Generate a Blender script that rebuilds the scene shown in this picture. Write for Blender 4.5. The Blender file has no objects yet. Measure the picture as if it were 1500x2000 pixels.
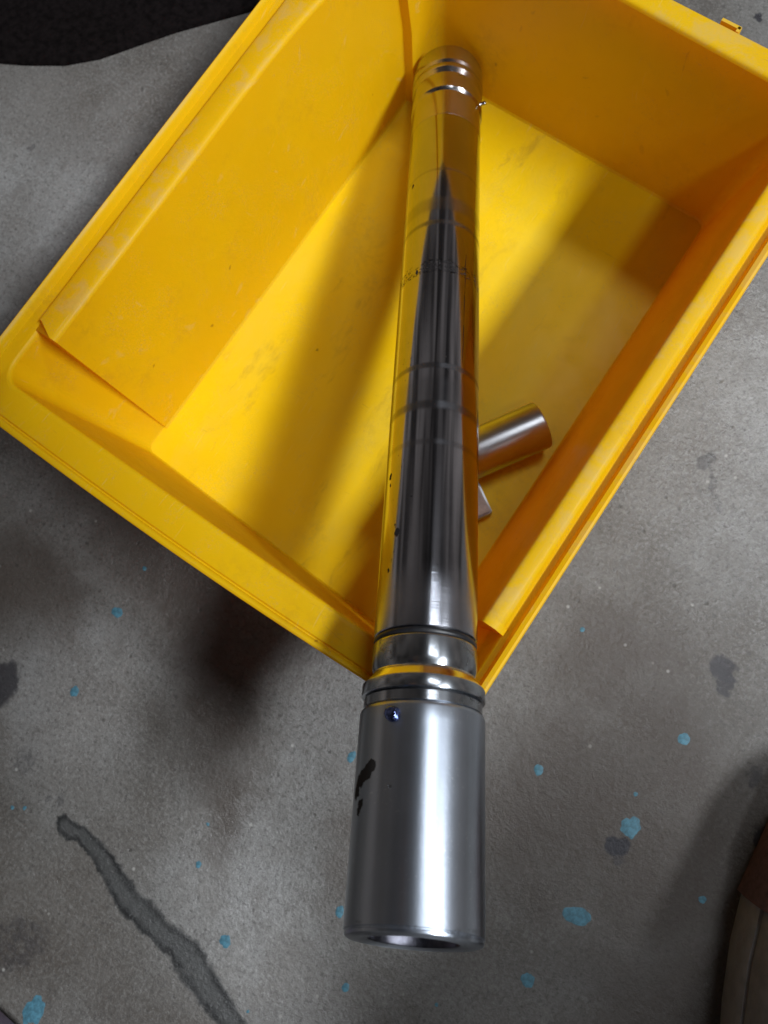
import bpy, bmesh, math, random
from mathutils import Vector, Matrix
random.seed(7)
S = bpy.context.scene
COL = S.collection

# ------------------------------------------------------------------ camera
CAM = Vector((0.2223188, 0.0066837, 0.4041025))
R0 = Vector((0.82102045, 0.56045567, -0.10869617))      # image right
R1 = Vector((0.53388393, -0.82118475, -0.20155288))     # image down
R2 = Vector((-0.20222109, 0.10744790, -0.97342775))     # view direction
cd = bpy.data.cameras.new("camera")
cam = bpy.data.objects.new("camera", cd); COL.objects.link(cam)
m = Matrix((R0, -R1, -R2)).transposed().to_4x4(); m.translation = CAM
cam.matrix_world = m
cd.sensor_fit = 'HORIZONTAL'; cd.sensor_width = 36.0; cd.lens = 1444.19 / 1500 * 36
cd.clip_start = 0.01; cd.clip_end = 60
cd.dof.use_dof = True; cd.dof.focus_distance = 0.31; cd.dof.aperture_fstop = 17.0
S.camera = cam

# ------------------------------------------------------------------ world, lamps, exposure
w = bpy.data.worlds.new("World"); S.world = w; w.use_nodes = True
# dim workshop air: dark overhead, paler towards the horizon, soft irregular patches
_t = w.node_tree; _bg = _t.nodes["Background"]
_co = _t.nodes.new('ShaderNodeTexCoord'); _sp = _t.nodes.new('ShaderNodeSeparateXYZ')
_t.links.new(_co.outputs['Generated'], _sp.inputs[0])
_mr = _t.nodes.new('ShaderNodeMapRange'); _mr.inputs[1].default_value = 0.05; _mr.inputs[2].default_value = 0.75
_mr.inputs[3].default_value = 1.0; _mr.inputs[4].default_value = 0.22
_t.links.new(_sp.outputs[2], _mr.inputs[0])
_no = _t.nodes.new('ShaderNodeTexNoise'); _no.inputs['Scale'].default_value = 4.5; _no.inputs['Detail'].default_value = 4
_t.links.new(_co.outputs['Generated'], _no.inputs['Vector'])
_m2 = _t.nodes.new('ShaderNodeMapRange'); _m2.inputs[1].default_value = .42; _m2.inputs[2].default_value = .60; _m2.inputs[3].default_value = .22; _m2.inputs[4].default_value = 1.9
_t.links.new(_no.outputs['Fac'], _m2.inputs[0])
_mu = _t.nodes.new('ShaderNodeMath'); _mu.operation = 'MULTIPLY'
_t.links.new(_mr.outputs[0], _mu.inputs[0]); _t.links.new(_m2.outputs[0], _mu.inputs[1])
_st = _t.nodes.new('ShaderNodeMath'); _st.operation = 'MULTIPLY'; _st.inputs[1].default_value = 0.150
_t.links.new(_mu.outputs[0], _st.inputs[0]); _t.links.new(_st.outputs[0], _bg.inputs[1])
_bg.inputs[0].default_value = (1.0, 0.90, 0.84, 1)
def lamp(name, loc, target, sx, sy, power, col, spin=0.0):
    ld = bpy.data.lights.new(name, 'AREA'); ld.shape = 'RECTANGLE'; ld.size = sx; ld.size_y = sy
    ld.energy = power; ld.color = col
    o = bpy.data.objects.new(name, ld); COL.objects.link(o)
    d = (Vector(target) - Vector(loc)).normalized()
    y = Vector((math.sin(spin), math.cos(spin), 0)); y = (y - d * y.dot(d)).normalized()
    xx = y.cross(-d)
    mm = Matrix((xx, y, -d)).transposed().to_4x4(); mm.translation = loc
    o.matrix_world = mm
    return o
lamp("ceiling_lamp_right", (2.19, 0.36, 2.45), (0.1, 0.15, 0), 0.30, 1.3, 118, (0.90, 0.95, 1.0))
lamp("ceiling_lamp_back", (0.50, 1.45, 2.5), (0.15, 0.2, 0), 1.0, 0.30, 17, (0.88, 0.94, 1.0))
lamp("ceiling_lamp_front", (1.25, -0.95, 2.5), (0.3, -0.1, 0), 0.18, 0.9, 16, (0.88, 0.94, 1.0))
S.view_settings.view_transform = 'Standard'; S.view_settings.look = 'None'
S.view_settings.gamma = 1.0; S.view_settings.exposure = 0.0
S.render.resolution_x = 768; S.render.resolution_y = 1024
S.render.engine = 'CYCLES'

# ------------------------------------------------------------------ node helper
class NT:
    def __init__(s, name):
        s.m = bpy.data.materials.new(name); s.m.use_nodes = True
        s.t = s.m.node_tree; s.b = s.t.nodes["Principled BSDF"]
    def n(s, typ, **kw):
        x = s.t.nodes.new(typ)
        for k, v in kw.items():
            setattr(x, k, v)
        return x
    def l(s, a, b): s.t.links.new(a, b)
    def val(s, sock, v):
        if isinstance(v, bpy.types.NodeSocket): s.l(v, sock)
        else: sock.default_value = v
    def math(s, op, a, b=None, c=None, clamp=False):
        x = s.n('ShaderNodeMath', operation=op); x.use_clamp = clamp
        s.val(x.inputs[0], a)
        if b is not None: s.val(x.inputs[1], b)
        if c is not None: s.val(x.inputs[2], c)
        return x.outputs[0]
    def vmath(s, op, a, b=None, scale=None):
        x = s.n('ShaderNodeVectorMath', operation=op)
        s.val(x.inputs[0], a)
        if b is not None: s.val(x.inputs[1], b)
        if scale is not None: s.val(x.inputs['Scale'], scale)
        return x.outputs['Value'] if op in ('DOT_PRODUCT', 'LENGTH', 'DISTANCE') else x.outputs[0]
    def noise(s, vec, scale, detail=3, rough=0.5, dist=0.0):
        x = s.n('ShaderNodeTexNoise'); s.l(vec, x.inputs['Vector'])
        x.inputs['Scale'].default_value = scale; x.inputs['Detail'].default_value = detail
        x.inputs['Roughness'].default_value = rough; x.inputs['Distortion'].default_value = dist
        return x.outputs['Fac']
    def noisec(s, vec, scale, detail=3):
        x = s.n('ShaderNodeTexNoise'); s.l(vec, x.inputs['Vector'])
        x.inputs['Scale'].default_value = scale; x.inputs['Detail'].default_value = detail
        return x.outputs['Color']
    def ramp(s, v, a, b, lo=0.0, hi=1.0, smooth=True):
        x = s.n('ShaderNodeMapRange'); x.interpolation_type = 'SMOOTHSTEP' if smooth else 'LINEAR'
        s.val(x.inputs[0], v); x.inputs[1].default_value = a; x.inputs[2].default_value = b
        x.inputs[3].default_value = lo; x.inputs[4].default_value = hi
        return x.outputs[0]
    def mix(s, f, a, b, blend='MIX'):
        x = s.n('ShaderNodeMix', data_type='RGBA', blend_type=blend)
        s.val(x.inputs[0], f); s.val(x.inputs[6], a); s.val(x.inputs[7], b)
        return x.outputs[2]
    def obj(s): return s.n('ShaderNodeTexCoord').outputs['Object']
    def bump(s, h, strength, dist=0.001, normal=None):
        x = s.n('ShaderNodeBump'); x.inputs['Strength'].default_value = strength
        x.inputs['Distance'].default_value = dist; s.l(h, x.inputs['Height'])
        if normal is not None: s.l(normal, x.inputs['Normal'])
        return x.outputs[0]
    def jitter(s, vec, scale, amt, detail=3):
        c = s.vmath('SUBTRACT', s.noisec(vec, scale, detail), (0.5, 0.5, 0.5))
        return s.vmath('ADD', vec, s.vmath('SCALE', c, scale=amt))
    def seg(s, vec, A, B):
        """distance from vec to the segment A-B"""
        A = Vector(A); B = Vector(B); ab = B - A
        pa = s.vmath('SUBTRACT', vec, tuple(A))
        h = s.math('DIVIDE', s.vmath('DOT_PRODUCT', pa, tuple(ab)), ab.length_squared, clamp=True)
        return s.vmath('LENGTH', s.vmath('SUBTRACT', pa, s.vmath('SCALE', tuple(ab), scale=h)))
    def blob(s, vec, C, rx, ry, rot, soft=0.4):
        """soft elliptical mask 1 inside, 0 outside (xy)"""
        d = s.vmath('SUBTRACT', vec, (C[0], C[1], 0))
        ca, sa = math.cos(rot), math.sin(rot)
        u = s.math('DIVIDE', s.vmath('DOT_PRODUCT', d, (ca, sa, 0)), rx)
        v = s.math('DIVIDE', s.vmath('DOT_PRODUCT', d, (-sa, ca, 0)), ry)
        q = s.math('SQRT', s.math('ADD', s.math('MULTIPLY', u, u), s.math('MULTIPLY', v, v)))
        return s.ramp(q, 1 - soft, 1 + soft, 1, 0)

# ------------------------------------------------------------------ materials
def mat_plastic():
    t = NT("yellow_plastic"); v = t.obj()
    n1 = t.noise(v, 14, 4, .6); n2 = t.noise(v, 900, 4, .75); n3 = t.noise(v, 60, 5, .6)
    base = t.mix(t.ramp(n1, .35, .7), (0.85, 0.545, 0.003, 1), (0.88, 0.580, 0.003, 1))
    # dusty scuffed grain
    dust = t.math('MULTIPLY', t.ramp(n2, .53, .66), t.ramp(n3, .45, .68))
    base = t.mix(t.math('MULTIPLY', dust, .42), base, (0.50, 0.38, 0.14, 1))
    so = t.n('ShaderNodeSeparateXYZ'); t.l(v, so.inputs[0])
    rub = t.math('MULTIPLY', t.ramp(so.outputs[2], .1135, .1150), t.ramp(t.noise(t.jitter(v, 30, .02), 55, 5, .7), .47, .62))
    base = t.mix(t.math('MULTIPLY', rub, .45), base, (0.66, 0.52, 0.16, 1))
    grime = t.math('MULTIPLY', t.ramp(t.noise(v, 16, 5, .7), .52, .72), t.ramp(t.noise(v, 260, 4, .7), .40, .60))
    base = t.mix(t.math('MULTIPLY', grime, .22), base, (0.30, 0.17, 0.03, 1))
    # small dark specks of dirt
    sp = t.n('ShaderNodeTexVoronoi'); sp.feature = 'F1'; t.l(t.jitter(v, 300, .004), sp.inputs['Vector']); sp.inputs['Scale'].default_value = 42
    sel = t.ramp(t.n('ShaderNodeSeparateColor').outputs[0], 0, 1)
    sc = t.n('ShaderNodeSeparateColor'); t.l(sp.outputs['Color'], sc.inputs[0])
    speck = t.math('MULTIPLY', t.ramp(sp.outputs['Distance'], .028, .055, 1, 0), t.ramp(sc.outputs[0], .55, .60))
    base = t.mix(t.math('MULTIPLY', speck, .55), base, (0.12, 0.06, 0.01, 1))
    # hairline scratches
    vs = t.vmath('MULTIPLY', t.jitter(v, 9, .03), (900, 60, 60))
    scr = t.ramp(t.noise(vs, 1, 2), .66, .74)
    base = t.mix(t.math('MULTIPLY', scr, .22), base, (0.80, 0.64, 0.20, 1))
    vs2 = t.vmath('MULTIPLY', t.jitter(v, 6, .04), (70, 1000, 60))
    scr2 = t.math('MULTIPLY', t.ramp(t.noise(vs2, 1, 2), .68, .74), t.ramp(t.noise(v, 9, 2), .48, .6))
    base = t.mix(t.math('MULTIPLY', scr2, .30), base, (0.36, 0.22, 0.04, 1))
    t.l(base, t.b.inputs['Base Color'])
    rg = t.math('ADD', t.ramp(n3, .3, .7, .42, .56), t.math('MULTIPLY', dust, .2))
    t.l(rg, t.b.inputs['Roughness'])
    t.b.inputs['Specular IOR Level'].default_value = .24
    h = t.math('ADD', t.math('MULTIPLY', t.noise(v, 22, 2), 3.0), t.math('ADD', t.math('MULTIPLY', n2, .05), t.math('MULTIPLY', scr, -.05)))
    t.l(t.bump(h, .35, .0006), t.b.inputs['Normal'])
    # thin moulded plastic lets some light through, turning it orange
    tr = t.n('ShaderNodeBsdfTranslucent'); tr.inputs[0].default_value = (1.0, 0.33, 0.0, 1)
    mx = t.n('ShaderNodeMixShader'); mx.inputs[0].default_value = .34
    out = [n for n in t.t.nodes if n.type == 'OUTPUT_MATERIAL'][0]
    t.l(t.b.outputs[0], mx.inputs[1]); t.l(tr.outputs[0], mx.inputs[2]); t.l(mx.outputs[0], out.inputs[0])
    return t.m

def mat_floor_panel():
    """same plastic with rubbed lines, a curved scuff and faint moulded ribs"""
    m = mat_plastic().copy(); m.name = "yellow_plastic_tray"
    t = NT.__new__(NT); t.m = m; t.t = m.node_tree; t.b = t.t.nodes["Principled BSDF"]
    v = t.obj(); vj = t.jitter(v, 40, .004)
    base = t.b.inputs['Base Color'].links[0].from_socket
    lines = None
    for A, B in [((.108, .256, 0), (.133, .245, 0)), ((.133, .245, 0), (.134, .290, 0)), ((.045, .22, 0), (.02, .12, 0)), ((.03, .035, 0), (.06, .06, 0))]:
        d = t.ramp(t.seg(vj, A, B), .0004, .0016, 1, 0)
        lines = d if lines is None else t.math('MAXIMUM', lines, d)
    base = t.mix(t.math('MULTIPLY', lines, .16), base, (0.86, 0.62, 0.12, 1))
    dark = None
    for A, B in [((.019, .029, 0), (.028, .031, 0)), ((.028, .031, 0), (.0336, .0252, 0)), ((.085, .034, 0), (.107, .029, 0)), ((.107, .029, 0), (.136, .027, 0)), ((.088, .016, 0), (.1, .012, 0))]:
        d = t.ramp(t.seg(vj, A, B), .0003, .0011, 1, 0)
        dark = d if dark is None else t.math('MAXIMUM', dark, d)
    n = t.noise(v, 150, 4, .7)
    base = t.mix(t.math('MULTIPLY', t.math('MULTIPLY', dark, t.ramp(n, .35, .6)), .5), base, (0.22, 0.11, 0.01, 1))
    wear = t.ramp(t.noise(t.vmath('MULTIPLY', v, (1, .45, 1)), 26, 5, .65), .42, .72)
    base = t.mix(t.math('MULTIPLY', wear, .40), base, (0.70, 0.52, 0.06, 1))
    gr2 = t.math('MULTIPLY', t.ramp(t.noise(t.vmath('MULTIPLY', t.jitter(v, 20, .02), (1, .3, 1)), 60, 5, .7), .56, .74), .35)
    base = t.mix(gr2, base, (0.30, 0.17, 0.03, 1))
    t.l(base, t.b.inputs['Base Color'])
    for nd in t.t.nodes:
        if nd.type == 'MIX_SHADER': nd.inputs[0].default_value = .04
    return m

def mat_steel(name, col=(0.56, 0.57, 0.58), rough=.2, ring=0.0, kind=None):
    t = NT(name); v = t.obj()
    t.b.inputs['Metallic'].default_value = 1
    sep = t.n('ShaderNodeSeparateXYZ'); t.l(v, sep.inputs[0]); s = sep.outputs[2]
    # turning marks: noise stretched round the axis (only depends on s) broken by low angular noise
    rv = t.vmath('MULTIPLY', v, (18, 18, 2600))
    turn = t.noise(rv, 1, 3, .6)
    fine = t.noise(v, 700, 5, .7)
    n1 = t.noise(v, 45, 5, .6)
    c = t.mix(t.ramp(n1, .3, .7), tuple(x * .90 for x in col) + (1,), tuple(col) + (1,))
    r = t.math('ADD', rough, t.math('MULTIPLY', t.math('SUBTRACT', n1, .5), rough * (.12 if kind == 'sleeve' else .5)))
    h = t.math('MULTIPLY', turn, ring)
    def band(a, w, soft): return t.ramp(t.math('ABSOLUTE', t.math('SUBTRACT', s, a)), w, w + soft, 1, 0)
    if kind == 'shaft':
        # smoky rings worn round the polished tube
        sm = None
        for a, w_, so, k in [(.1472, .0003, .0022, .8), (.134, .0025, .004, .45), (.1085, .0004, .001, .35), (.2355, .0006, .0015, .8), (.2560, .0008, .0025, .9), (.249, .004, .006, .25), (.2745, .0005, .0015, .4)]:
            b = t.math('MULTIPLY', band(a, w_, so), k)
            sm = b if sm is None else t.math('MAXIMUM', sm, b)
        c = t.mix(t.math('MULTIPLY', sm, .62), c, (0.10, 0.10, 0.105, 1))
        r = t.math('ADD', r, t.math('MULTIPLY', sm, .16))
        # near end: matt fine-turned zone
        mz = t.ramp(t.math('ADD', s, t.math('MULTIPLY', t.math('SUBTRACT', n1, .5), .01)), .325, .342)
        wz = t.ramp(s, .268, .30)
        r = t.math('ADD', r, t.math('ADD', t.math('MULTIPLY', mz, .14), t.math('MULTIPLY', wz, .02)))
        h = t.math('MULTIPLY', turn, t.math('ADD', .02, t.math('ADD', t.math('MULTIPLY', mz, ring), t.math('MULTIPLY', wz, ring * .25))))
        lines = t.math('MULTIPLY', t.ramp(t.noise(t.vmath('MULTIPLY', t.jitter(v, 12, .003), (10, 10, 1500)), 1, 2), .66, .72), t.ramp(s, .25, .34))
        c = t.mix(t.math('MULTIPLY', lines, .35), c, (0.16, 0.16, 0.17, 1))
        wavy = t.noise(t.vmath('MULTIPLY', v, (55, 55, 9)), 1, 2, .5)
        h = t.math('ADD', h, t.math('MULTIPLY', wavy, 3.2))
        # grime band and scattered black flecks
        g = t.math('MULTIPLY', t.ramp(t.noise(t.vmath('MULTIPLY', v, (1, 1, 1.6)), 520, 5, .8), .50, .58), band(.1765, .0022, .0028))
        g = t.math('MULTIPLY', g, t.ramp(t.noise(v, 70, 3), .38, .55))
        f2 = t.math('MULTIPLY', t.ramp(t.noise(v, 620, 3, .6), .68, .71), t.ramp(t.noise(v, 38, 3), .52, .62))
        gr = t.math('MAXIMUM', g, f2)
        for P, rr in [((.0154, .0117, .314), .0014), ((.0106, .0162, .2859), .0013), ((.0110, .0160, .2905), .0007), ((.0165, .0100, .1780), .0009), ((.0148, .0125, .3105), .0006), ((.0142, .013, .325), .0006), ((.013, .0143, .329), .0008), ((.012, .0151, .112), .0012)]:
            d = t.vmath('LENGTH', t.vmath('MULTIPLY', t.vmath('SUBTRACT', t.jitter(v, 500, .0022), P), (1, 1, .55)))
            gr = t.math('MAXIMUM', gr, t.ramp(d, rr * .55, rr * .85, 1, 0))
        # one long scratch line
        for A, B in [((.0145, -.0128, .165), (.0150, -.0122, .232))]:
            gr = t.math('MAXIMUM', gr, t.math('MULTIPLY', t.ramp(t.seg(t.jitter(v, 90, .0012), A, B), .00008, .0003, 1, 0), .6))
        c = t.mix(t.ramp(gr, 0, .4, 0, .94), c, (0.016, 0.012, 0.010, 1))
        t.l(t.ramp(gr, .35, 1, 1, .15), t.b.inputs['Metallic'])
        t.l(t.math('SUBTRACT', .5, t.math('MULTIPLY', gr, .6), clamp=True), t.b.inputs['Specular IOR Level'])
    if kind == 'sleeve':
        pit = t.ramp(t.noise(v, 900, 3, .6), .60, .68)
        pit = t.math('MULTIPLY', pit, t.ramp(t.noise(v, 60, 3), .42, .62))
        c = t.mix(t.math('MULTIPLY', pit, .45), c, (0.85, 0.88, 0.9, 1))
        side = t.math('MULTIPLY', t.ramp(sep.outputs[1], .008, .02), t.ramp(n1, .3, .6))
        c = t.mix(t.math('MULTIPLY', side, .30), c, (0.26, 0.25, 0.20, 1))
        st = t.noise(t.vmath('MULTIPLY', v, (300, 300, 6)), 1, 3, .6)
        c = t.mix(t.ramp(st, .45, .8, 0, .25), c, (0.36, 0.37, 0.38, 1))
        gr = None
        vj = t.jitter(v, 420, .0030)
        for P, q in [((.0162, .0152, .4000), .0013), ((.0148, .0166, .4015), .0015), ((.0130, .0180, .4030), .0013), ((.0110, .0193, .4048), .0016), ((.0095, .0201, .4075), .0012), ((.0128, .0182, .4112), .0009), ((.0118, .0188, .4135), .0008), ((.0205, .0085, .4060), .0003)]:
            d = t.vmath('LENGTH', t.vmath('SUBTRACT', vj, P))
            k = t.ramp(d, q * 1.7, q * 1.9, 1, 0)
            gr = k if gr is None else t.math('MAXIMUM', gr, k)
        gr = t.math('MULTIPLY', gr, t.ramp(t.noise(v, 380, 4, .6), .36, .41))
        edge = t.math('MULTIPLY', t.ramp(s, .4436, .4446), t.ramp(t.noise(v, 170, 5, .7), .54, .60))
        gr = t.math('MAXIMUM', gr, t.math('MULTIPLY', edge, .18))
        c = t.mix(t.ramp(gr, 0, .5, 0, .95), c, (0.018, 0.012, 0.008, 1))
        t.l(t.ramp(gr, .45, 1, 1, .1), t.b.inputs['Metallic'])
        t.l(t.math('SUBTRACT', .5, t.math('MULTIPLY', gr, .5), clamp=True), t.b.inputs['Specular IOR Level'])
        h = t.math('ADD', h, t.math('ADD', t.math('MULTIPLY', fine, .22), t.math('MULTIPLY', gr, -.5)))
    if kind == 'worn':
        w1 = t.math('MULTIPLY', t.ramp(t.noise(t.vmath('MULTIPLY', v, (1, 1, 1.8)), 330, 5, .75), .50, .60), t.math('MULTIPLY', t.ramp(t.noise(v, 90, 3), .50, .62), t.ramp(t.math('ABSOLUTE', sep.outputs[1]), .008, .015)))
        c = t.mix(t.math('MULTIPLY', w1, .75), c, (0.05, 0.055, 0.045, 1))
        w2 = t.math('MULTIPLY', t.ramp(t.noise(v, 480, 4, .7), .60, .66), t.math('MULTIPLY', t.ramp(t.noise(v, 70, 2), .5, .62), t.ramp(sep.outputs[1], -.006, -.013)))
        c = t.mix(t.math('MULTIPLY', w2, .7), c, (0.80, 0.86, 0.85, 1))
        r = t.math('ADD', r, t.math('MULTIPLY', w1, .25))
        h = t.math('ADD', h, t.math('MULTIPLY', w1, -.3))
    t.l(c, t.b.inputs['Base Color']); t.l(r, t.b.inputs['Roughness'])
    t.l(t.bump(h, 1.0, .00012), t.b.inputs['Normal'])
    tg = t.n('ShaderNodeTangent', direction_type='RADIAL', axis='Z'); t.l(tg.outputs[0], t.b.inputs['Tangent'])
    t.b.inputs['Anisotropic'].default_value = .60 if kind == 'sleeve' else .75; t.b.inputs['Anisotropic Rotation'].default_value = .25
    return t.m

def mat_simple(name, col, rough=.5, metal=0.0, nscale=40, var=.25, bump=.2, bd=.0005):
    t = NT(name); t.b.inputs['Specular IOR Level'].default_value = .05 if 'mat' in name else .5; v = t.obj(); n = t.noise(v, nscale, 5, .65)
    c = t.mix(t.ramp(n, .3, .7), tuple(x * (1 - var) for x in col) + (1,), tuple(min(1, x * (1 + var)) for x in col) + (1,))
    t.l(c, t.b.inputs['Base Color']); t.b.inputs['Roughness'].default_value = rough; t.b.inputs['Metallic'].default_value = metal
    t.l(t.bump(t.noise(v, nscale * 8, 4, .7), bump, bd), t.b.inputs['Normal'])
    return t.m

def mat_concrete():
    t = NT("stained_concrete"); v = t.obj()
    big = t.noise(v, 7, 4, .55); mid = t.noise(v, 38, 5, .6); med = t.noise(v, 170, 4, .65); fine = t.noise(v, 480, 5, .75); vf = t.noise(v, 1300, 2, .6)
    c = t.mix(t.ramp(big, .36, .66), (0.088, 0.076, 0.065, 1), (0.190, 0.186, 0.178, 1))
    c = t.mix(t.ramp(mid, .38, .66, 0, .55), c, (0.150, 0.140, 0.128, 1))
    c = t.mix(t.ramp(med, .42, .72, 0, .50), c, (0.105, 0.098, 0.090, 1))
    c = t.mix(t.ramp(fine, .44, .68, 0, .50), c, (0.245, 0.238, 0.225, 1))
    c = t.mix(t.ramp(vf, .50, .68, 0, .35), c, (0.070, 0.064, 0.058, 1))
    tide = t.noise(t.jitter(v, 25, .03), 11, 6, .62)
    c = t.mix(t.math('MULTIPLY', t.ramp(tide, .515, .545), .22), c, (0.070, 0.058, 0.048, 1))
    c = t.mix(t.math('MULTIPLY', t.ramp(t.math('ABSOLUTE', t.math('SUBTRACT', tide, .47)), .0, .012, 1, 0), .20), c, (0.060, 0.052, 0.046, 1))
    c = t.mix(t.ramp(t.noise(t.vmath('ADD', v, (3, 1, 0)), 420, 4, .7), .52, .66, 0, .7), c, (0.065, 0.060, 0.056, 1))
    # paler patches: the brighter-lit concrete painted into the colour
    vl = t.jitter(v, 12, .08); lit = None
    for C, rx, ry, ro in [((-.19, .12), .12, .10, .6), ((.31, .25), .08, .13, -.2), ((.03, -.14), .05, .04, 0), ((.22, -.17), .07, .035, -.4)]:
        b = t.blob(vl, C, rx, ry, ro, .7)
        lit = b if lit is None else t.math('MAXIMUM', lit, b)
    c = t.mix(t.math('MULTIPLY', lit, .62), c, (1.75, 1.78, 1.82, 1), 'MULTIPLY')
    # brown patches: soft cast shade painted into the concrete, plus some stain
    vj = t.jitter(v, 30, .05)
    br = None
    for C, rx, ry, ro in [((.30, -.005), .055, .035, .3), ((.36, -.02), .04, .05, .2), ((.24, -.09), .03, .03, 0), ((.28, .05), .045, .03, .8), ((-.02, -.10), .05, .03, .3), ((.40, -.08), .05, .06, 0), ((.126, -.093), .028, .014, 2.4), ((.155, -.125), .028, .015, 2.0), ((.02, -.03), .05, .03, -.6), ((.30, -.03), .05, .04, 0), ((.08, -.05), .04, .025, -.5), ((.33, .03), .04, .03, 0)]:
        b = t.blob(vj, C, rx, ry, ro, .75)
        br = b if br is None else t.math('MAXIMUM', br, b)
    c = t.mix(t.math('MULTIPLY', br, .72), c, (0.060, 0.046, 0.037, 1))
    # dark marks
    vk = t.jitter(v, 150, .010)
    dk = None
    for C, rx, ry, ro, k in [((.010, -.152), .009, .014, .3, .85), ((.333, .079), .0065, .0085, .9, .8), ((.337, .073), .0045, .007, .3, .7), ((.333, -.026), .0052, .0052, .5, 1.0), ((.338, -.031), .003, .0025, .5, .6), ((.270, .172), .006, .0035, 1.2, .55), ((.279, .164), .002, .009, .6, .5), ((.288, .155), .0025, .004, .6, .45), ((.048, -.176), .0052, .0085, .55, .42), ((.078, -.181), .003, .0045, .4, .40), ((-.204, .128), .003, .003, 0, .5), ((.157, .438), .003, .003, 0, .9), ((.103, -.253), .022, .014, .9, .45), ((.371, .041), .004, .006, .4, .6), ((.389, .018), .005, .008, .4, .8), ((.072, -.183), .002, .002, 0, .5), ((.23, .04), .002, .002, 0, .5)]:
        b = t.math('MULTIPLY', t.blob(vk, C, rx, ry, ro, .25), k)
        dk = b if dk is None else t.math('MAXIMUM', dk, b)
    # the long dark score across the lower left
    vc = t.jitter(t.jitter(v, 45, .009), 240, .0050)
    pts = [(.0895, -.1875), (.100, -.1855), (.112, -.187), (.128, -.1915), (.141, -.196), (.160, -.1975), (.178, -.198), (.198, -.2025), (.232, -.2115), (.27, -.222)]
    cr = None
    for i in range(len(pts) - 1):
        d = t.seg(vc, pts[i] + (0,), pts[i + 1] + (0,))
        cr = d if cr is None else t.math('MINIMUM', cr, d)
    sx = t.n('ShaderNodeSeparateXYZ'); t.l(v, sx.inputs[0])
    wdt = t.ramp(sx.outputs[0], .092, .16, .0052, .0078)
    q = t.math('DIVIDE', cr, wdt)
    inside = t.math('MULTIPLY', t.ramp(q, .72, 1.12, 1, 0), t.ramp(t.noise(v, 110, 4, .65), .28, .42, .45, 1))
    rim = t.math('MULTIPLY', inside, t.math('MULTIPLY', t.ramp(q, .25, .75, .05, 1), t.ramp(t.noise(v, 60, 4, .6), .35, .6, .55, 1)))
    c = t.mix(t.math('MULTIPLY', inside, .80), c, (0.050, 0.052, 0.052, 1))
    c = t.mix(t.math('MULTIPLY', rim, .97), c, (0.018, 0.018, 0.018, 1))
    dk = t.math('MULTIPLY', dk, t.ramp(t.math('ADD', t.noise(v, 210, 4, .7), t.math('MULTIPLY', t.math('SUBTRACT', dk, .6), .5)), .30, .52, .25, 1))
    c = t.mix(t.math('MULTIPLY', dk, .98), c, (0.020, 0.019, 0.025, 1))
    # tiny pale chips
    vo = t.n('ShaderNodeTexVoronoi'); t.l(v, vo.inputs['Vector']); vo.inputs['Scale'].default_value = 110
    sc = t.n('ShaderNodeSeparateColor'); t.l(vo.outputs['Color'], sc.inputs[0])
    chip = t.math('MULTIPLY', t.ramp(vo.outputs['Distance'], .05, .14, 1, 0), t.ramp(sc.outputs[1], .84, .9))
    c = t.mix(t.math('MULTIPLY', chip, .55), c, (0.42, 0.41, 0.38, 1))
    pit = t.math('MULTIPLY', t.ramp(vo.outputs['Distance'], .06, .16, 1, 0), t.ramp(sc.outputs[0], .80, .88))
    c = t.mix(t.math('MULTIPLY', pit, .6), c, (0.05, 0.045, 0.04, 1))
    t.l(c, t.b.inputs['Base Color'])
    t.l(t.ramp(mid, .3, .7, .16, .32), t.b.inputs['Roughness'])
    t.l(t.math('ADD', .38, t.math('MULTIPLY', lit, .30)), t.b.inputs['Specular IOR Level'])
    h = t.math('ADD', t.math('MULTIPLY', med, 1.1), t.math('ADD', t.math('MULTIPLY', fine, 1.5), t.math('ADD', t.math('MULTIPLY', mid, 2.0), t.math('MULTIPLY', pit, -.5))))
    t.l(t.bump(h, .55, .0009), t.b.inputs['Normal'])
    return t.m

M_PL = mat_plastic(); M_PLF = mat_floor_panel()
M_SHAFT = mat_steel("polished_chrome", (0.46, 0.47, 0.52), .10, .5, 'shaft')
M_CAP = mat_steel("turned_steel_cap", (0.50, 0.47, 0.47), .18, .3)
M_SLEEVE = mat_steel("brushed_steel_sleeve", (0.50, 0.55, 0.63), .34, .10, 'sleeve')
M_WORN = mat_steel("worn_steel", (0.40, 0.42, 0.45), .24, .15, 'worn')
M_BUSH = mat_steel("satin_steel", (0.55, 0.55, 0.57), .38, .3)
M_FLANGE = mat_steel("flange_steel", (0.48, 0.51, 0.55), .24, .12)
M_GROOVE = mat_steel("turned_groove", (0.62, 0.61, 0.58), .14, .2)
M_PIN = mat_steel("blue_reflection_pin", (0.16, 0.20, 0.42), .12, .0)  # dark blue reflection painted into the pin's own colour
M_RUB = mat_simple("black_rubber", (0.012, 0.012, 0.014), .38, 0, 200, .3, .2)
M_DARK = mat_simple("dark_bore", (0.10, 0.10, 0.12), .3, 1.0, 200, .4, .3)  # dark metal tone for the insides of the bores
M_CONC = mat_concrete()

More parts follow.
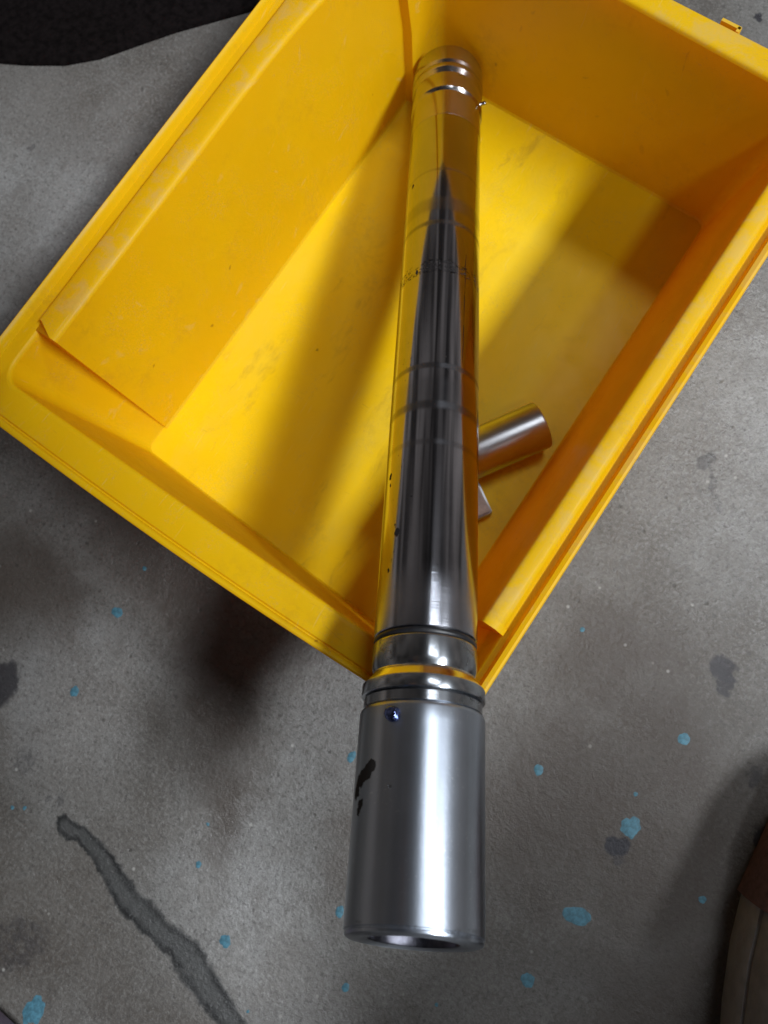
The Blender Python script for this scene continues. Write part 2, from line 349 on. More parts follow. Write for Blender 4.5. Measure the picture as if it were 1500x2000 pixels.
# ------------------------------------------------------------------ mesh helpers
def link(name, bm, mat, parent=None, sharp=35):
    bmesh.ops.remove_doubles(bm, verts=bm.verts, dist=1e-6)
    bmesh.ops.dissolve_degenerate(bm, dist=1e-7, edges=bm.edges)
    bmesh.ops.recalc_face_normals(bm, faces=bm.faces)
    ca = math.radians(sharp)
    for e in bm.edges:
        if len(e.link_faces) == 2 and e.calc_face_angle(0) > ca: e.smooth = False
    for f in bm.faces: f.smooth = True
    me = bpy.data.meshes.new(name); bm.to_mesh(me); bm.free(); me.materials.append(mat)
    o = bpy.data.objects.new(name, me); COL.objects.link(o)
    if parent is not None: o.parent = parent
    return o
def tag(o, label=None, cat=None, group=None, kind=None):
    if label: o['label'] = label
    if cat: o['category'] = cat
    if group: o['group'] = group
    if kind: o['kind'] = kind
    return o
def empty(name, mw):
    o = bpy.data.objects.new(name, None); COL.objects.link(o); o.matrix_world = mw; o.empty_display_size = .02
    return o
def lathe(prof, n=128, shear=None, closed=False):
    bm = bmesh.new(); rings = []
    for (s, r) in prof:
        ring = []
        for i in range(n):
            a = 2 * math.pi * i / n
            x, y, z = r * math.cos(a), r * math.sin(a), s
            if shear: z = shear(x, y, z)
            ring.append(bm.verts.new((x, y, z)))
        rings.append(ring)
    for k in range(len(rings) - 1 + (1 if closed else 0)):
        A, B = rings[k], rings[(k + 1) % len(rings)]
        for i in range(n):
            j = (i + 1) % n
            bm.faces.new((A[i], A[j], B[j], B[i]))
    return bm

GZ = -0.005
H = 0.1105
# ------------------------------------------------------------------ concrete floor
bm = bmesh.new()
vs = [bm.verts.new(p) for p in ((-5, -5, 0), (5, -5, 0), (5, 5, 0), (-5, 5, 0))]
bm.faces.new(vs)
ground = link("concrete_floor", bm, M_CONC); ground.location = (0, 0, GZ)
tag(ground, "stained grey concrete floor with dark marks and blue paint drips under the bin", kind='structure')
M_BLUE = mat_simple("blue_paint", (0.055, 0.160, 0.215), .6, 0, 400, .35, .5, .0002)
def drip(x, y, rx, ry, ro, irr=None, k=40):
    irr = random.uniform(.07, .17) if irr is None else irr
    bm = bmesh.new(); top = []; bot = []
    ph = [random.uniform(0, 6.28) for _ in range(4)]
    for i in range(k):
        a = 2 * math.pi * i / k
        q = 1 + irr * (math.sin(2 * a + ph[0]) * .5 + math.sin(3 * a + ph[1]) * .5 + .45 * math.sin(5 * a + ph[2]) + .35 * math.sin(9 * a + ph[3]))
        u, v = rx * q * math.cos(a), ry * q * math.sin(a)
        X = u * math.cos(ro) - v * math.sin(ro); Y = u * math.sin(ro) + v * math.cos(ro)
        bot.append(bm.verts.new((X * 1.03, Y * 1.03, .00002))); top.append(bm.verts.new((X * .93, Y * .93, .00012)))
    for i in range(k):
        j = (i + 1) % k; bm.faces.new((bot[i], bot[j], top[j], top[i]))
    bm.faces.new(top)
    o = link("paint_drip", bm, M_BLUE, ground, 80); o.location = (x, y, 0)
for d in [(.041, -.081, .0033, .0028, 0), (.048, -.130, .0024, .0029, .5), (.334, .038, .0028, .0030, 0), (.282, -.017, .0024, .0026, .3), (.334, -.014, .0045, .0050, .4), (.334, -.065, .0066, .0042, .45), (.196, -.181, .0029, .0030, 0), (.259, -.161, .0018, .0021, 0), (.330, -.104, .0031, .0033, .2), (.162, -.160, .0015, .0017, 0), (.133, -.2685, .0050, .0072, .2), (.379, -.023, .0017, .0018, 0), (.154, -.141, .0009, .0008, 0), (.328, .001, .0011, .0010, 0), (.198, -.068, .0020, .0030, 0), (.2365, -.134, .0020, .0030, .2), (.263, .057, .0012, .0014, 0), (.058, -.199, .0011, .0010, 0), (.064, -.195, .0010, .0011, 0), (.039, -.052, .0013, .0012, 0), (.135, -.278, .003, .003, 0), (.225, -.20, .0007, .0008, 0), (.30, -.14, .0009, .0008, 0)]:
    drip(*d)

# ------------------------------------------------------------------ yellow bin
SPL, SPR, SPB = .0225, .0243, .279
# ring: (left x, right x, front y at x=0 and .2, back y at x=0 and .2, corner x left/right ahead of the step, z side, z front, z back, z corner, radius, bow)
RG = [
 (0.0010, .1990, .0060, -.0030, .3045, .2938, -.0010, .2008, .0000, .0000, .0000, .0000, .0050, 0),     # 0 floor edge
 (0.0000, .2000, .0050, -.0040, .3055, .2948, -.0020, .2020, .0012, .0012, .0012, .0012, .0060, 0),     # 1 fillet
 (-.0046, .2090, .0000, -.0044, .3066, .2926, -.0135, .2150, .0550, .0550, .0550, .0520, .0070, 0),     # 2
 (-.0090, .2178, -.0040, -.0046, .3075, .2899, -.0228, .2268, H-.0022, H-.0052, H-.0022, H-.0072, .0100, .0002),   # 3 inner lip below
 (-.0094, .2181, -.0043, -.0048, .3078, .2902, -.0232, .2272, H-.0009, H-.0038, H-.0009, H-.0060, .0104, .0003),
 (-.0104, .2190, -.0051, -.0056, .3085, .2909, -.0240, .2276, H-.0002, H-.0031, H-.0002, H-.0054, .0110, .0004),
 (-.0120, .2202, -.0068, -.0072, .3098, .2922, -.0243, .2279, H,       H-.0029, H+.0001, H-.0052, .0120, .0006),   # 6 band
 (-.0205, .2240, -.0165, -.0150, .3138, .2995, -.0246, .2282, H,       H-.0027, H,       H-.0052, .0140, .0018),   # 7 band end
 (-.0222, .2254, -.0180, -.0163, .3143, .3003, -.0249, .2284, H-.0006, H-.0029, H-.0001, H-.0052, .0145, .0020),
 (-.0232, .2264, -.0184, -.0167, .3146, .3008, -.0255, .2288, H-.0024, H-.0034, H-.0002, H-.0052, .0148, .0020),
 (-.0243, .2275, -.0187, -.0170, .3148, .3012, -.0262, .2292, H-.0050, H-.0037, H-.0003, H-.0052, .0150, .0020),   # 10 groove floor
 (-.0305, .2300, -.0191, -.0174, .3151, .3017, -.0306, .2300, H-.0050, H-.0037, H-.0004, H-.0050, .0160, .0022),
 (-.0314, .2306, -.0194, -.0177, .3153, .3020, -.0314, .2306, H-.0026, H-.0028, H-.0004, H-.0030, .0162, .0022),
 (-.0321, .2312, -.0198, -.0181, .3155, .3023, -.0321, .2312, H-.0010, H-.0021, H-.0005, H-.0020, .0165, .0023),
 (-.0331, .2330, -.0212, -.0190, .3160, .3030, -.0331, .2330, H-.0005, H-.0017, H-.0006, H-.0016, .0170, .0024),
 (-.0338, .2340, -.0222, -.0197, .3164, .3035, -.0338, .2340, H-.0010, H-.0021, H-.0011, H-.0020, .0172, .0025),
 (-.0341, .2344, -.0225, -.0200, .3166, .3038, -.0341, .2344, H-.0022, H-.0034, H-.0022, H-.0032, .0173, .0025),
 (-.0341, .2344, -.0225, -.0200, .3166, .3038, -.0341, .2344, H-.0160, H-.0180, H-.0160, H-.0170, .0173, .0025),   # 17 skirt bottom
 (-.0325, .2328, -.0208, -.0184, .3150, .3022, -.0325, .2328, H-.0160, H-.0180, H-.0160, H-.0170, .0160, .0025),
 (-.0320, .2323, -.0204, -.0180, .3145, .3017, -.0320, .2323, H-.0070, H-.0070, H-.0070, H-.0070, .0155, .0025),
 (-.0265, .2302, -.0100, -.0095, .3115, .2975, -.0265, .2302, H-.0074, H-.0074, H-.0060, H-.0074, .0130, .001),   # 20
 (-.0045, .2045, -.0010, -.0085, .3090, .2985, -.0045, .2045, .0000, .0000, .0000, .0000, .0080, 0),     # 21 outer wall foot
 (-.0030, .2030, .0010, -.0070, .3075, .2970, -.0030, .2030, -.0048, -.0048, -.0048, -.0048, .0070, 0),  # 22 base
]
NA = 8     # arc samples
NF = 16
def ring_points(k):
    (L, Rr, F0, F1, B0, B1, CL, CR, zs, zf, zb, zc, rad, bow) = RG[k]
    fy = lambda x: F0 + (F1 - F0) * x / .2
    by = lambda x: B0 + (B1 - B0) * x / .2
    inner = k <= 6
    ls = .0058 if k <= 4 else (.003 if k == 5 else 0)  # thickening of left wall in back corner
    out = []
    if k >= 12: zc = zs
    bulge = .0100 * min(1, max(0, zs) / .07) if k <= 6 else 0
    bg = lambda y: bulge * max(0, min(1, (y - .19) / .089)) ** 1.6
    Ls = L + ls + bulge
    # left side: from the back-left corner forward
    out += [(Ls, by(Ls) - rad, zs, 'left'), (Ls, min(SPB, by(Ls) - rad), zs, 'left'), (L + bulge, SPB - .0003, zs, 'left')]
    for i in range(1, 14):
        yy = SPB + (SPL - SPB) * i / 14; out.append((L + bg(yy), yy, zs, 'left'))
    out += [(L, SPL + (.0045 if k >= 7 else 0), zs, 'left'), (CL, SPL - .0002 + (.0045 if k >= 7 else 0), zc, 'left')]
    def arc(cx, cy, a0, za, zb_, tagname):
        for i in range(NA + 1):
            f = i / NA; a = math.radians(a0 + 90 * f); ff = f * f * (3 - 2 * f)
            out.append((cx + rad * math.cos(a), cy + rad * math.sin(a), za + (zb_ - za) * ff, tagname))
    arc(CL + rad, fy(CL + rad) + rad, 180, zc, zf, 'front')
    x0, x1 = CL + rad, CR - rad
    for i in range(1, NF):
        f = i / NF; x = x0 + (x1 - x0) * f
        out.append((x, fy(x) - bow * math.sin(math.pi * f), zf, 'front'))
    arc(CR - rad, fy(CR - rad) + rad, 270, zf, zc, 'front')
    out += [(CR, SPR - .0002 + (.003 if k >= 8 else 0), zc, 'right'), (Rr, SPR + (.003 if k >= 8 else 0), zs, 'right')]
    for i in range(1, 8): out.append((Rr, SPR + (by(Rr) - rad - SPR) * i / 8, zs, 'right'))
    arc(Rr - rad, by(Rr - rad) - rad, 0, zs, zb, 'back')
    for i in range(1, 8):
        f = i / 8; x = (Rr - rad) + (Ls + rad - (Rr - rad)) * f
        out.append((x, by(x), zb, 'back'))
    arc(Ls + rad, by(Ls + rad) - rad, 90, zb, zs, 'back')
    return out
rings = [ring_points(k) for k in range(len(RG))]
NP = len(rings[0])
binroot = empty("storage_bin", Matrix.Translation((.1, .14, GZ)))
tag(binroot, "bright yellow plastic storage bin with thick grooved rim lying open on the concrete", "storage bin")
inv = binroot.matrix_world.inverted()
def loft(krange, samples):
    bm = bmesh.new(); cache = {}
    def V(k, i):
        if (k, i) not in cache: cache[(k, i)] = bm.verts.new(inv @ Vector(rings[k][i][:3]))
        return cache[(k, i)]
    for k in krange:
        for i in samples:
            j = (i + 1) % NP
            a, b, c, d = V(k, i), V(k, j), V(k + 1, j), V(k + 1, i)
            if (a.co - b.co).length < 1e-7 and (c.co - d.co).length < 1e-7: continue
            try: bm.faces.new((a, b, c, d))
            except ValueError: pass
    return bm
side = [rings[0][i][3] for i in range(NP)]
for nm in ('left', 'front', 'right', 'back'):
    idx = [i for i in range(NP) if side[i] == nm]
    bm = loft(range(0, 3), idx)
    b2 = loft(range(20, 22), idx)
    me = bpy.data.meshes.new("tmp"); b2.to_mesh(me); b2.free(); bm.from_mesh(me); bpy.data.meshes.remove(me)
    o = link("wall", bm, M_PL, binroot, 30)
link("rim", loft(range(3, 20), range(NP)), M_PL, binroot, 40)
bm = bmesh.new()
top = [bm.verts.new(inv @ Vector(p[:3])) for p in rings[0]]
bmesh.ops.remove_doubles(bm, verts=top, dist=1e-6); bm.faces.new(list(bm.verts))
bot0 = [bm.verts.new(inv @ Vector(p[:3])) for p in rings[-1]]
clean = []
for v_ in bot0:
    if not clean or (v_.co - clean[-1].co).length > 1e-6: clean.append(v_)
    else: bm.verts.remove(v_)
bm.faces.new(clean)
link("floor_panel", bm, M_PLF, binroot, 30)
# small hanging tab on the outside of the back rim
bm = bmesh.new()
def box(bm, c, sz, rz=0, bev=0.0):
    r = bmesh.ops.create_cube(bm, size=1.0)
    mm = Matrix.Translation(c) @ Matrix.Rotation(rz, 4, 'Z') @ Matrix.Diagonal((*sz, 1))
    bmesh.ops.transform(bm, matrix=mm, verts=r['verts'])
    return r['verts']
rz = math.atan2(-.0628, 1)
tc = inv @ Vector((.1665, .3085, H - .006))
box(bm, tc, (.0095, .0016, .010), rz)
box(bm, tc + Vector((.0042, -.0012, 0)), (.0016, .0028, .010), rz)
box(bm, tc + Vector((0, -.0012, -.004)), (.0095, .0028, .0016), rz)
link("hanger_tab", bm, M_PL, binroot)

# ------------------------------------------------------------------ long steel rod
E0 = Vector((0.0251772, 0.2894926, 0.0207113))
DN = Vector((0.5112595, -0.8081724, 0.2923545)); UP = Vector((-0.1562977, 0.2470672, 0.9563100)); SD = Vector((-0.8450945, -0.5346169, 0))
mr = Matrix((UP, -SD, DN)).transposed()   # right-handed check below
if mr.determinant() < 0: mr = Matrix((UP, SD, DN)).transposed()
FLIP = -1 if abs((mr @ Vector((0, 1, 0))).dot(SD) + 1) < 1e-3 else 1
# keep local y = +SD so that surface marks sit where measured
if FLIP == -1: mr = Matrix((UP, SD, DN)).transposed()
LH = mr.determinant() < 0
mw = mr.to_4x4(); mw.translation = E0
if LH:      # fall back to y = -SD; marks are mirrored through this constant
    mr = Matrix((UP, -SD, DN)).transposed(); mw = mr.to_4x4(); mw.translation = E0
YS = -1.0 if LH else 1.0
rod = empty("steel_rod", mw)
tag(rod, "long polished steel rod with wider sleeve end, leaning diagonally over the bin's front corner", "steel rod")
r = 0.0193164; RN = 0.0222281; RC = r * 1.04
link("end_cap", lathe([(0, .010), (0, .0165), (.0004, .0185), (.0014, .0200), (.0030, .0205), (.0150, .0206), (.0153, .0205), (.0164, .0191), (.0167, .0190), (.0172, .0192), (.0176, .0200), (.0182, .0204), (.0215, .0204), (.0219, .0202), (.0248, .0168), (.0254, .0166), (.0260, .0188), (.0266, .0200), (.0278, .0202), (.0395, .0202), (.0399, .0201), (.0411, .0186), (.0418, .0183)]), M_CAP, rod)
link("collar", lathe([(.0416, .0180), (.0420, .0190), (.0426, .0195), (.0622, .01952), (.0634, .01935), (.0636, .0190)]), M_CAP, rod)
prof = [(.0630, r)] + [(.0634 + (.3510 - .0634) * i / 40, r) for i in range(41)] + [(.3518, r - .0001), (.3521, r - .0005), (.3521, r - .003)]
link("shaft", lathe(prof, 160), M_SHAFT, rod)
orp = [(.3534 + .0013 * math.cos(a), r - .0012 + .0011 * math.sin(a)) for a in [2 * math.pi * i / 16 for i in range(16)]]
link("rubber_ring", lathe(orp, 128, closed=True), M_RUB, rod, 80)
link("rubber_ring", lathe([(.3521, r - .0025), (.3521, r - .0014), (.3546, r - .0012), (.3546, r - .0025)], 128), M_RUB, rod, 30)
link("neck", lathe([(.3546, r - .003), (.3546, r - .0007), (.3549, r - .0002), (.3556, r), (.3556, r), (.3625, r), (.3640, r - .0003), (.3655, r - .0009)], 128), M_WORN, rod, 50)
link("groove", lathe([(.3654, r - .0009), (.3657, r - .0009), (.3662, r - .0006), (.3690, RN - .0012), (.3698, RN - .0007)], 128), M_GROOVE, rod, 50)
link("flange", lathe([(.3697, r), (.3697, RN - .0008), (.3700, RN - .0002), (.3704, RN), (.3739, RN), (.3743, RN - .0002), (.3745, RN - .0006), (.3746, r)], 128), M_FLANGE, rod, 30)
link("groove", lathe([(.3745, r), (.3745, RN - .0020), (.3752, RN - .0020), (.3752, r)], 128), M_RUB, rod, 30)
link("band", lathe([(.3751, r), (.3751, RN - .0013), (.3753, RN - .0010), (.3785, RN - .0010), (.3787, RN - .0014), (.3791, RN - .0016), (.3791, r)], 128), M_WORN, rod, 50)
def cut(x, y, z):
    f = min(1, max(0, (z - .435) / .010))
    return z - f * math.tan(math.radians(7.5)) * (x) * 1.0 + f * .0027
N = [(.3791, r), (.3791, RN - .0009), (.3797, RN - .0003), (.3806, RN)] + [(.3806 + (.4350 - .3806) * i / 12, RN) for i in range(1, 13)] + [(.4446, RN), (.4448, RN - .0005), (.4452, RN - .0005), (.4455, RN - .0003), (.4462, RN - .0005), (.4465, RN - .0010), (.4466, RN - .0012), (.4466, .0150), (.4463, .0145)]
slv = link("sleeve", lathe(N, 160, cut), M_SLEEVE, rod, 32)
link("bore", lathe([(.4464, .0148), (.4458, .0142), (.4420, .0139), (.4150, .0138), (.4145, .0130), (.4145, .0001)], 96, cut), M_DARK, rod, 40)
def pin(base_r, ang, s, rad, hgt, mat):
    bm = bmesh.new(); n = 28; rr_ = []
    pr = [(rad * 1.25, -.0010), (rad * 1.12, .0000), (rad, .0003), (rad, hgt * .62), (rad * .93, hgt * .82), (rad * .72, hgt * .95), (rad * .35, hgt), (rad * .01, hgt)]
    for q, hh in pr:
        rr_.append([bm.verts.new((q * math.cos(2 * math.pi * i / n), q * math.sin(2 * math.pi * i / n), hh)) for i in range(n)])
    for k in range(len(pr) - 1):
        for i in range(n):
            j = (i + 1) % n; bm.faces.new((rr_[k][i], rr_[k][j], rr_[k + 1][j], rr_[k + 1][i]))
    z = Vector((math.cos(ang), math.sin(ang), 0)); x_ = Vector((0, 0, 1)); y_ = z.cross(x_)
    mm = Matrix((x_, y_, z)).transposed().to_4x4(); mm.translation = z * base_r + Vector((0, 0, s))
    bmesh.ops.transform(bm, matrix=mm, verts=bm.verts)
    return link("pin", bm, mat, rod, 50)
pin(RN - .0001, math.atan2(YS * .0086, .0205), .3838, .0024, .0026, M_PIN)
pin(.0200, math.atan2(YS * -.0198, .0053), .0352, .0012, .0034, M_CAP)

# ------------------------------------------------------------------ loose bush on the bin floor
ax = (Vector((.18553, .13571, 0)) - Vector((.16620, .10558, 0)))
c1 = Vector((.1855, .1357, .0130))
# axis follows the long side seen right of the rod
axd = Vector((.171461 - .0, .0, 0))
def bush(name, end, direction, length, rad, wall, label, cat, mat):
    d = Vector(direction).normalized(); up = Vector((0, 0, 1)); y_ = d.cross(up)
    mm = Matrix((up, y_, d)).transposed()
    if mm.determinant() < 0: mm = Matrix((up, -y_, d)).transposed()
    mm = mm.to_4x4(); mm.translation = end
    root = empty(name, mm); tag(root, label, cat)
    link("shell", lathe([(0, rad - .0012), (.0004, rad - .0003), (.0012, rad), (length - .0012, rad), (length - .0004, rad - .0003), (length, rad - .0012)], 96), mat, root, 50)
    link("end_face", lathe([(0, rad - .0012), (0, rad - wall)], 96), mat, root, 50)
    link("end_face", lathe([(length, rad - .0012), (length, rad - wall)], 96), mat, root, 50)
    link("bore", lathe([(0, rad - wall), (length, rad - wall)], 96), M_DARK, root, 50)
    return root
bush("steel_bush", (.1862, .1370, .0133), (-.54, -.84, 0), .058, .0133, .0030, "short satin steel tube lying on the bin floor, half hidden under the long rod", "tube", M_BUSH)

# small steel block next to it
broot = empty("steel_block", Matrix.Translation((.1768, .0830, .0003)) @ Matrix.Rotation(math.radians(-33), 4, 'Z'))
tag(broot, "small pale steel block on the bin floor, mostly hidden under the rod below the tube", "metal block")
bm = bmesh.new(); box(bm, Vector((0, 0, .004)), (.022, .0135, .008))
bmesh.ops.bevel(bm, geom=list(bm.edges), offset=.0007, segments=2, affect='EDGES')
link("block_body", bm, M_BUSH, broot, 30)
bm = bmesh.new(); box(bm, Vector((0, 0, .0082)), (.0195, .0112, .0004))
link("top_plate", bm, mat_simple("pale_metal_plate", (0.50, 0.44, 0.42), .5, 0, 300, .15, .2), broot, 30)

exec_people = True
# ------------------------------------------------------------------ shoes at the lower edge
M_SOLE = mat_simple("shoe_rubber", (0.20, 0.19, 0.185), .55, 0, 120, .15, .3)
M_UPPER = mat_simple("maroon_canvas", (0.085, 0.042, 0.042), .8, 0, 400, .3, .5)
M_PURPLE = mat_simple("mauve_rubber", (0.22, 0.18, 0.25), .5, 0, 200, .15, .2)
M_LACE = mat_simple("pale_lace", (0.45, 0.43, 0.42), .8, 0, 500, .2, .4)
def shoe(name, toe, heading, length, width, mu, ms, label, mirror=1, toecap=None):
    """toe: xy of the toe tip; heading: from heel to toe"""
    d = Vector((heading[0], heading[1], 0)).normalized(); sx = Vector((d.y, -d.x, 0)) * mirror
    def outline(u, side_):   # u 0 toe .. 1 heel -> half width
        w_ = [(0, 0), (.02, .19), (.06, .33), (.14, .44), (.28, .50), (.40, .49), (.55, .40), (.70, .355), (.85, .36), (.94, .31), (.985, .18), (1, 0)]
        for i in range(len(w_) - 1):
            if w_[i][0] <= u <= w_[i + 1][0]:
                f = (u - w_[i][0]) / (w_[i + 1][0] - w_[i][0]); return (w_[i][1] + (w_[i + 1][1] - w_[i][1]) * f) * (1.04 if side_ > 0 else .96)
        return 0
    us = [0, .005, .02, .04, .06, .10, .14, .2, .28, .36, .45, .55, .65, .75, .85, .92, .96, .985, 1]
    def contour(scale):
        pts_ = []
        for u in us: pts_.append((u, outline(u, 1) * scale))
        for u in us[-2:0:-1]: pts_.append((u, -outline(u, -1) * scale))
        return pts_
    def P(u, h, z):
        u2 = .5 + (u - .5)
        p = Vector((toe[0], toe[1], GZ)) - d * (u2 * length) + sx * (h * width); p.z = GZ + z; return p
    root = empty(name, Matrix.Translation((toe[0] - d.x * length / 2, toe[1] - d.y * length / 2, GZ)))
    tag(root, label, "shoe", "pair of shoes at the lower edge")
    iv = root.matrix_world.inverted()
    def build(levels, nm, mat, cap=True, sharp=40):
        bm = bmesh.new(); rs = []
        for sc, z, ushift in levels:
            rs.append([bm.verts.new(iv @ P(.5 + (u - .5) * ushift, h, z(u) if callable(z) else z)) for u, h in contour(sc)])
        n = len(rs[0])
        for k in range(len(rs) - 1):
            for i in range(n):
                j = (i + 1) % n; bm.faces.new((rs[k][i], rs[k][j], rs[k + 1][j], rs[k + 1][i]))
        if cap: bm.faces.new(rs[-1])
        return link(nm, bm, mat, root, sharp)
    build([(.96, .001, .985), (1.0, .004, 1.0), (1.015, .018, 1.005), (1.01, .024, 1.003), (.985, .0265, .995), (.93, .0268, .975)], "sole", ms)
    zt = lambda u: .026 + .028 * min(1, max(0, u / .45)) ** .8 + .030 * max(0, (u - .35) / .65)
    build([(.95, .0262, .98), (.955, .034, .98), (.92, lambda u: .034 + (zt(u) - .026) * .45, .965), (.80, lambda u: .036 + (zt(u) - .026) * .85, .93), (.58, lambda u: .038 + (zt(u) - .026) * 1.08, .85), (.30, lambda u: .040 + (zt(u) - .026) * 1.18, .72)], "upper", mu, True, 60)
    if toecap is not None:
        bm = bmesh.new(); rs = []
        ct = [(u, h) for u, h in contour(1.03) if u <= .34]
        k0 = [i for i, (u, h) in enumerate(ct) if h < 0]
        ct = ct[k0[0]:] + ct[:k0[0]] if k0 else ct
        ct = sorted([c_ for c_ in ct if c_[1] < 0], key=lambda c_: -c_[0]) + [(0, 0)] + sorted([c_ for c_ in ct if c_[1] > 0], key=lambda c_: c_[0])
        for sc, z_ in ((1.0, .002), (1.02, .016), (1.01, .027), (.97, .036), (.84, .046), (.62, .053), (.35, .056), (.05, .057)):
            rs.append([bm.verts.new(iv @ P(.3 + (u - .3) * (1.0 if sc > .95 else .55 + .45 * sc), h * sc, z_)) for u, h in ct])
        for k in range(len(rs) - 1):
            for i in range(len(ct) - 1): bm.faces.new((rs[k][i], rs[k][i + 1], rs[k + 1][i + 1], rs[k + 1][i]))
        link("toe_cap", bm, toecap, root, 60)
    # laces
    bm = bmesh.new()
    for k in range(5):
        u = .34 + k * .055
        z = .040 + (zt(u) - .026) * 1.16
        c = iv @ P(u, 0, z)
        ang = math.atan2(sx.y, sx.x)
        box(bm, c, (.034, .007, .004), ang)
    link("lace", bm, M_LACE, root, 30)
    return root

def skin_body():
    V = {}; names = []; co = []; rad = []; ed = []
    def v(n, p, r_): V[n] = len(co); co.append(p); rad.append(r_)
    def e(*c):
        for a, b in zip(c, c[1:]): ed.append((V[a], V[b]))
    v('pel', (.42, -.46, .26), .105); v('waist', (.405, -.42, .40), .105); v('chest', (.355, -.34, .57), .120); v('up', (.31, -.28, .68), .095)
    v('neck', (.29, -.23, .77), .045); v('head', (.28, -.195, .84), .068); v('crown', (.272, -.175, .905), .060)
    e('pel', 'waist', 'chest', 'up', 'neck', 'head', 'crown')
    v('hr', (.50, -.42, .24), .082); v('tr', (.57, -.21, .30), .068); v('kr', (.585, .025, .310), .062); v('sr', (.535, -.06, .20), .052); v('ar', (.497, -.140, .095), .036); v('fr', (.485, -.128, .055), .034)
    e('pel', 'hr', 'tr', 'kr', 'sr', 'ar', 'fr')
    v('hl', (.34, -.50, .24), .082); v('tl', (.24, -.46, .29), .068); v('kl', (.150, -.395, .315), .055); v('sl', (.165, -.44, .20), .050); v('al', (.183, -.490, .095), .036); v('fl', (.181, -.483, .055), .034)
    e('pel', 'hl', 'tl', 'kl', 'sl', 'al', 'fl')
    v('shr', (.44, -.25, .67), .058); v('elr', (.47, -.13, .50), .052); v('wrr', (.345, -.035, .455), .030); v('pmr', (.310, -.012, .446), .020)
    e('up', 'shr', 'elr', 'wrr', 'pmr')
    v('shl', (.165, -.30, .67), .058); v('ell', (.09, -.19, .50), .050); v('wrl', (.125, -.075, .455), .030); v('pml', (.140, -.050, .446), .020)
    e('up', 'shl', 'ell', 'wrl', 'pml')
    for sd_, base, wr, sg in (('r', Vector((.310, -.012, .446)), Vector((.345, -.035, .452)), 1), ('l', Vector((.140, -.050, .446)), Vector((.125, -.075, .452)), -1)):
        d = (base - wr).normalized(); side = Vector((-d.y, d.x, 0)).normalized()
        for k, (off, ln) in enumerate(((-.018, .030), (-.006, .036), (.006, .034), (.018, .027))):
            a = base + side * off + d * .012; b = a + d * ln * .5 + Vector((0, 0, .004)); c_ = b + d * ln * .5 + Vector((0, 0, -.002))
            for q, p_ in enumerate((a, b, c_)): v('f%s%d%d' % (sd_, k, q), tuple(p_), .0075 - .0012 * q)
            e('pm' + sd_, 'f%s%d0' % (sd_, k), 'f%s%d1' % (sd_, k), 'f%s%d2' % (sd_, k))
        a = wr + side * (-.020) * sg + d * .018; b = a + side * (-.010) * sg + d * .020
        v('t%s0' % sd_, tuple(a), .0095); v('t%s1' % sd_, tuple(b), .0075); e('wr' + sd_, 't%s0' % sd_, 't%s1' % sd_)
    me = bpy.data.meshes.new("body"); me.from_pydata(co, ed, []); me.update()
    o = bpy.data.objects.new("body", me); COL.objects.link(o)
    md = o.modifiers.new("Skin", 'SKIN'); md.use_smooth_shade = True
    for i_, sv in enumerate(me.skin_vertices[0].data if me.skin_vertices else []): sv.radius = (rad[i_], rad[i_])
    if not me.skin_vertices:
        bm = bmesh.new(); bm.from_mesh(me); ly = bm.verts.layers.skin.verify(); bm.verts.ensure_lookup_table()
        for i_, vv in enumerate(bm.verts): vv[ly].radius = (rad[i_], rad[i_]); vv[ly].use_root = (i_ == 0)
        bm.to_mesh(me); bm.free()
    else: me.skin_vertices[0].data[0].use_root = True
    sb = o.modifiers.new("Sub", 'SUBSURF'); sb.levels = 2; sb.render_levels = 2
    dg = bpy.context.evaluated_depsgraph_get(); ev = o.evaluated_get(dg)
    m2 = bpy.data.meshes.new_from_object(ev); o.modifiers.clear(); o.data = m2
    for mm_ in (M_JEANS, M_JACKET, M_SKINT): m2.materials.append(mm_)
    for p_ in m2.polygons:
        c_ = p_.center; p_.use_smooth = True
        hand = c_.z < .47 and c_.z > .42 and c_.y > -.085 and c_.x < .36
        p_.material_index = 2 if (c_.z > .775 or hand) else (1 if (c_.z > .39) else 0)
    return o
M_JEANS = mat_simple("blue_jeans", (0.035, 0.05, 0.10), .9, 0, 500, .3, .4)
M_JACKET = mat_simple("dark_blue_work_jacket", (0.03, 0.045, 0.11), .85, 0, 300, .3, .4)
M_SKINT = mat_simple("skin", (0.45, 0.26, 0.18), .5, 0, 60, .08, .1)
M_HAIR = mat_simple("dark_hair", (0.02, 0.015, 0.012), .6, 0, 600, .4, .6)
person = empty("person", Matrix.Translation((.36, -.40, GZ)))
tag(person, "person crouching at the lower edge, only the sides of the shoes in view", "person")
pi_ = person.matrix_world.inverted()
bd = skin_body(); bd.parent = person; bd.matrix_parent_inverse = pi_
def blobm(name, c, rr_, mat, n=20):
    bm = bmesh.new(); bmesh.ops.create_uvsphere(bm, u_segments=n, v_segments=n // 2, radius=1)
    bmesh.ops.transform(bm, matrix=Matrix.Translation(pi_ @ Vector(c)) @ Matrix.Diagonal((*rr_, 1)), verts=bm.verts)
    return link(name, bm, mat, person, 80)
blobm("hair", (.276, -.195, .905), (.078, .086, .062), M_HAIR)
blobm("nose", (.278, -.118, .862), (.010, .014, .014), M_SKINT, 12)
for q in (-1, 1):
    blobm("eye", (.278 + q * .027, -.128, .886), (.010, .007, .007), M_LACE, 12)
    blobm("ear", (.280 + q * .072, -.190, .875), (.009, .016, .024), M_SKINT, 12)
blobm("mouth", (.278, -.125, .838), (.020, .006, .005), M_UPPER, 12)
s1 = shoe("shoe", (.4180, .0800), (-.24, .97), .285, .100, M_SOLE, M_SOLE, "x", 1, M_UPPER)
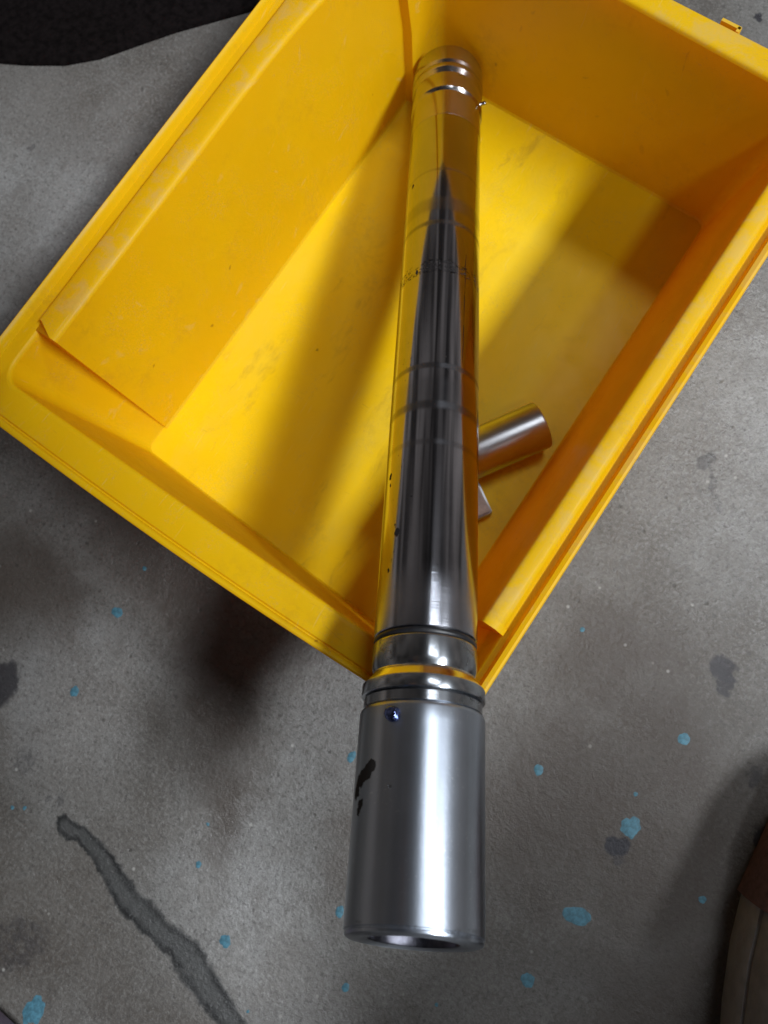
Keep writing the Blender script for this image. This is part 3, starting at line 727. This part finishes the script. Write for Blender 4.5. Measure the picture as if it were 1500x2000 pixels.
s2 = shoe("shoe", (.1150, -.2770), (-.30, .95), .285, .100, M_PURPLE, M_PURPLE, "x", -1)
for s_, lb in ((s1, "pale grey shoe with maroon toe"), (s2, "mauve grey shoe tip")):
    for k_ in ('category', 'group', 'label'):
        if k_ in s_: del s_[k_]
    s_['label'] = lb
    mw_ = s_.matrix_world.copy(); s_.parent = person; s_.matrix_parent_inverse = pi_; s_.matrix_world = mw_

# phone held over the bin, the lens at its corner (behind the camera plane)
bm = bmesh.new(); box(bm, Vector((0, 0, 0)), (.074, .152, .008))
bmesh.ops.bevel(bm, geom=list(bm.edges), offset=.003, segments=3, affect='EDGES')
fw = Matrix((R0, -R1, -R2)).transposed().to_4x4(); fw.translation = CAM - R2 * .012 - R0 * (-.022) + R1 * .055
ph = link("phone", bm, mat_simple("black_phone", (0.02, 0.02, 0.022), .2, 0, 50, .1, .0), None, 30); ph.matrix_world = fw
tag(ph, "black phone held in both hands above the bin", "phone")

# ------------------------------------------------------------------ dark sheet standing in for the soft shadow at the top left
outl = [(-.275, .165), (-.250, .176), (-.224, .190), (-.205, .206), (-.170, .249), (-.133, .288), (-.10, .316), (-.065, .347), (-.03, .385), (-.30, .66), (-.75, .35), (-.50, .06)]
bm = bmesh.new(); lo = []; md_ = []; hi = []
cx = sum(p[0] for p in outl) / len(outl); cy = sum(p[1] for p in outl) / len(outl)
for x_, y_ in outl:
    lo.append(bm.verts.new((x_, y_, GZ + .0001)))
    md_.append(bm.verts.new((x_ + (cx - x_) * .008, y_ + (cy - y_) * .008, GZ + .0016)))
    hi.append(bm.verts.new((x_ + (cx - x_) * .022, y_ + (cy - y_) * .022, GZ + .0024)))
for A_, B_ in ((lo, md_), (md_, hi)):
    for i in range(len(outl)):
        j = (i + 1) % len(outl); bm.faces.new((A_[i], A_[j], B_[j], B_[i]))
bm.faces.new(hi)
mt = link("floor_shade_sheet", bm, mat_simple("black_rubber_mat", (0.006, 0.0045, 0.0045), .95, 0, 260, .5, .5), None, 60)
tag(mt, "dark sheet standing in for shade on the concrete at the top left corner", "mat")
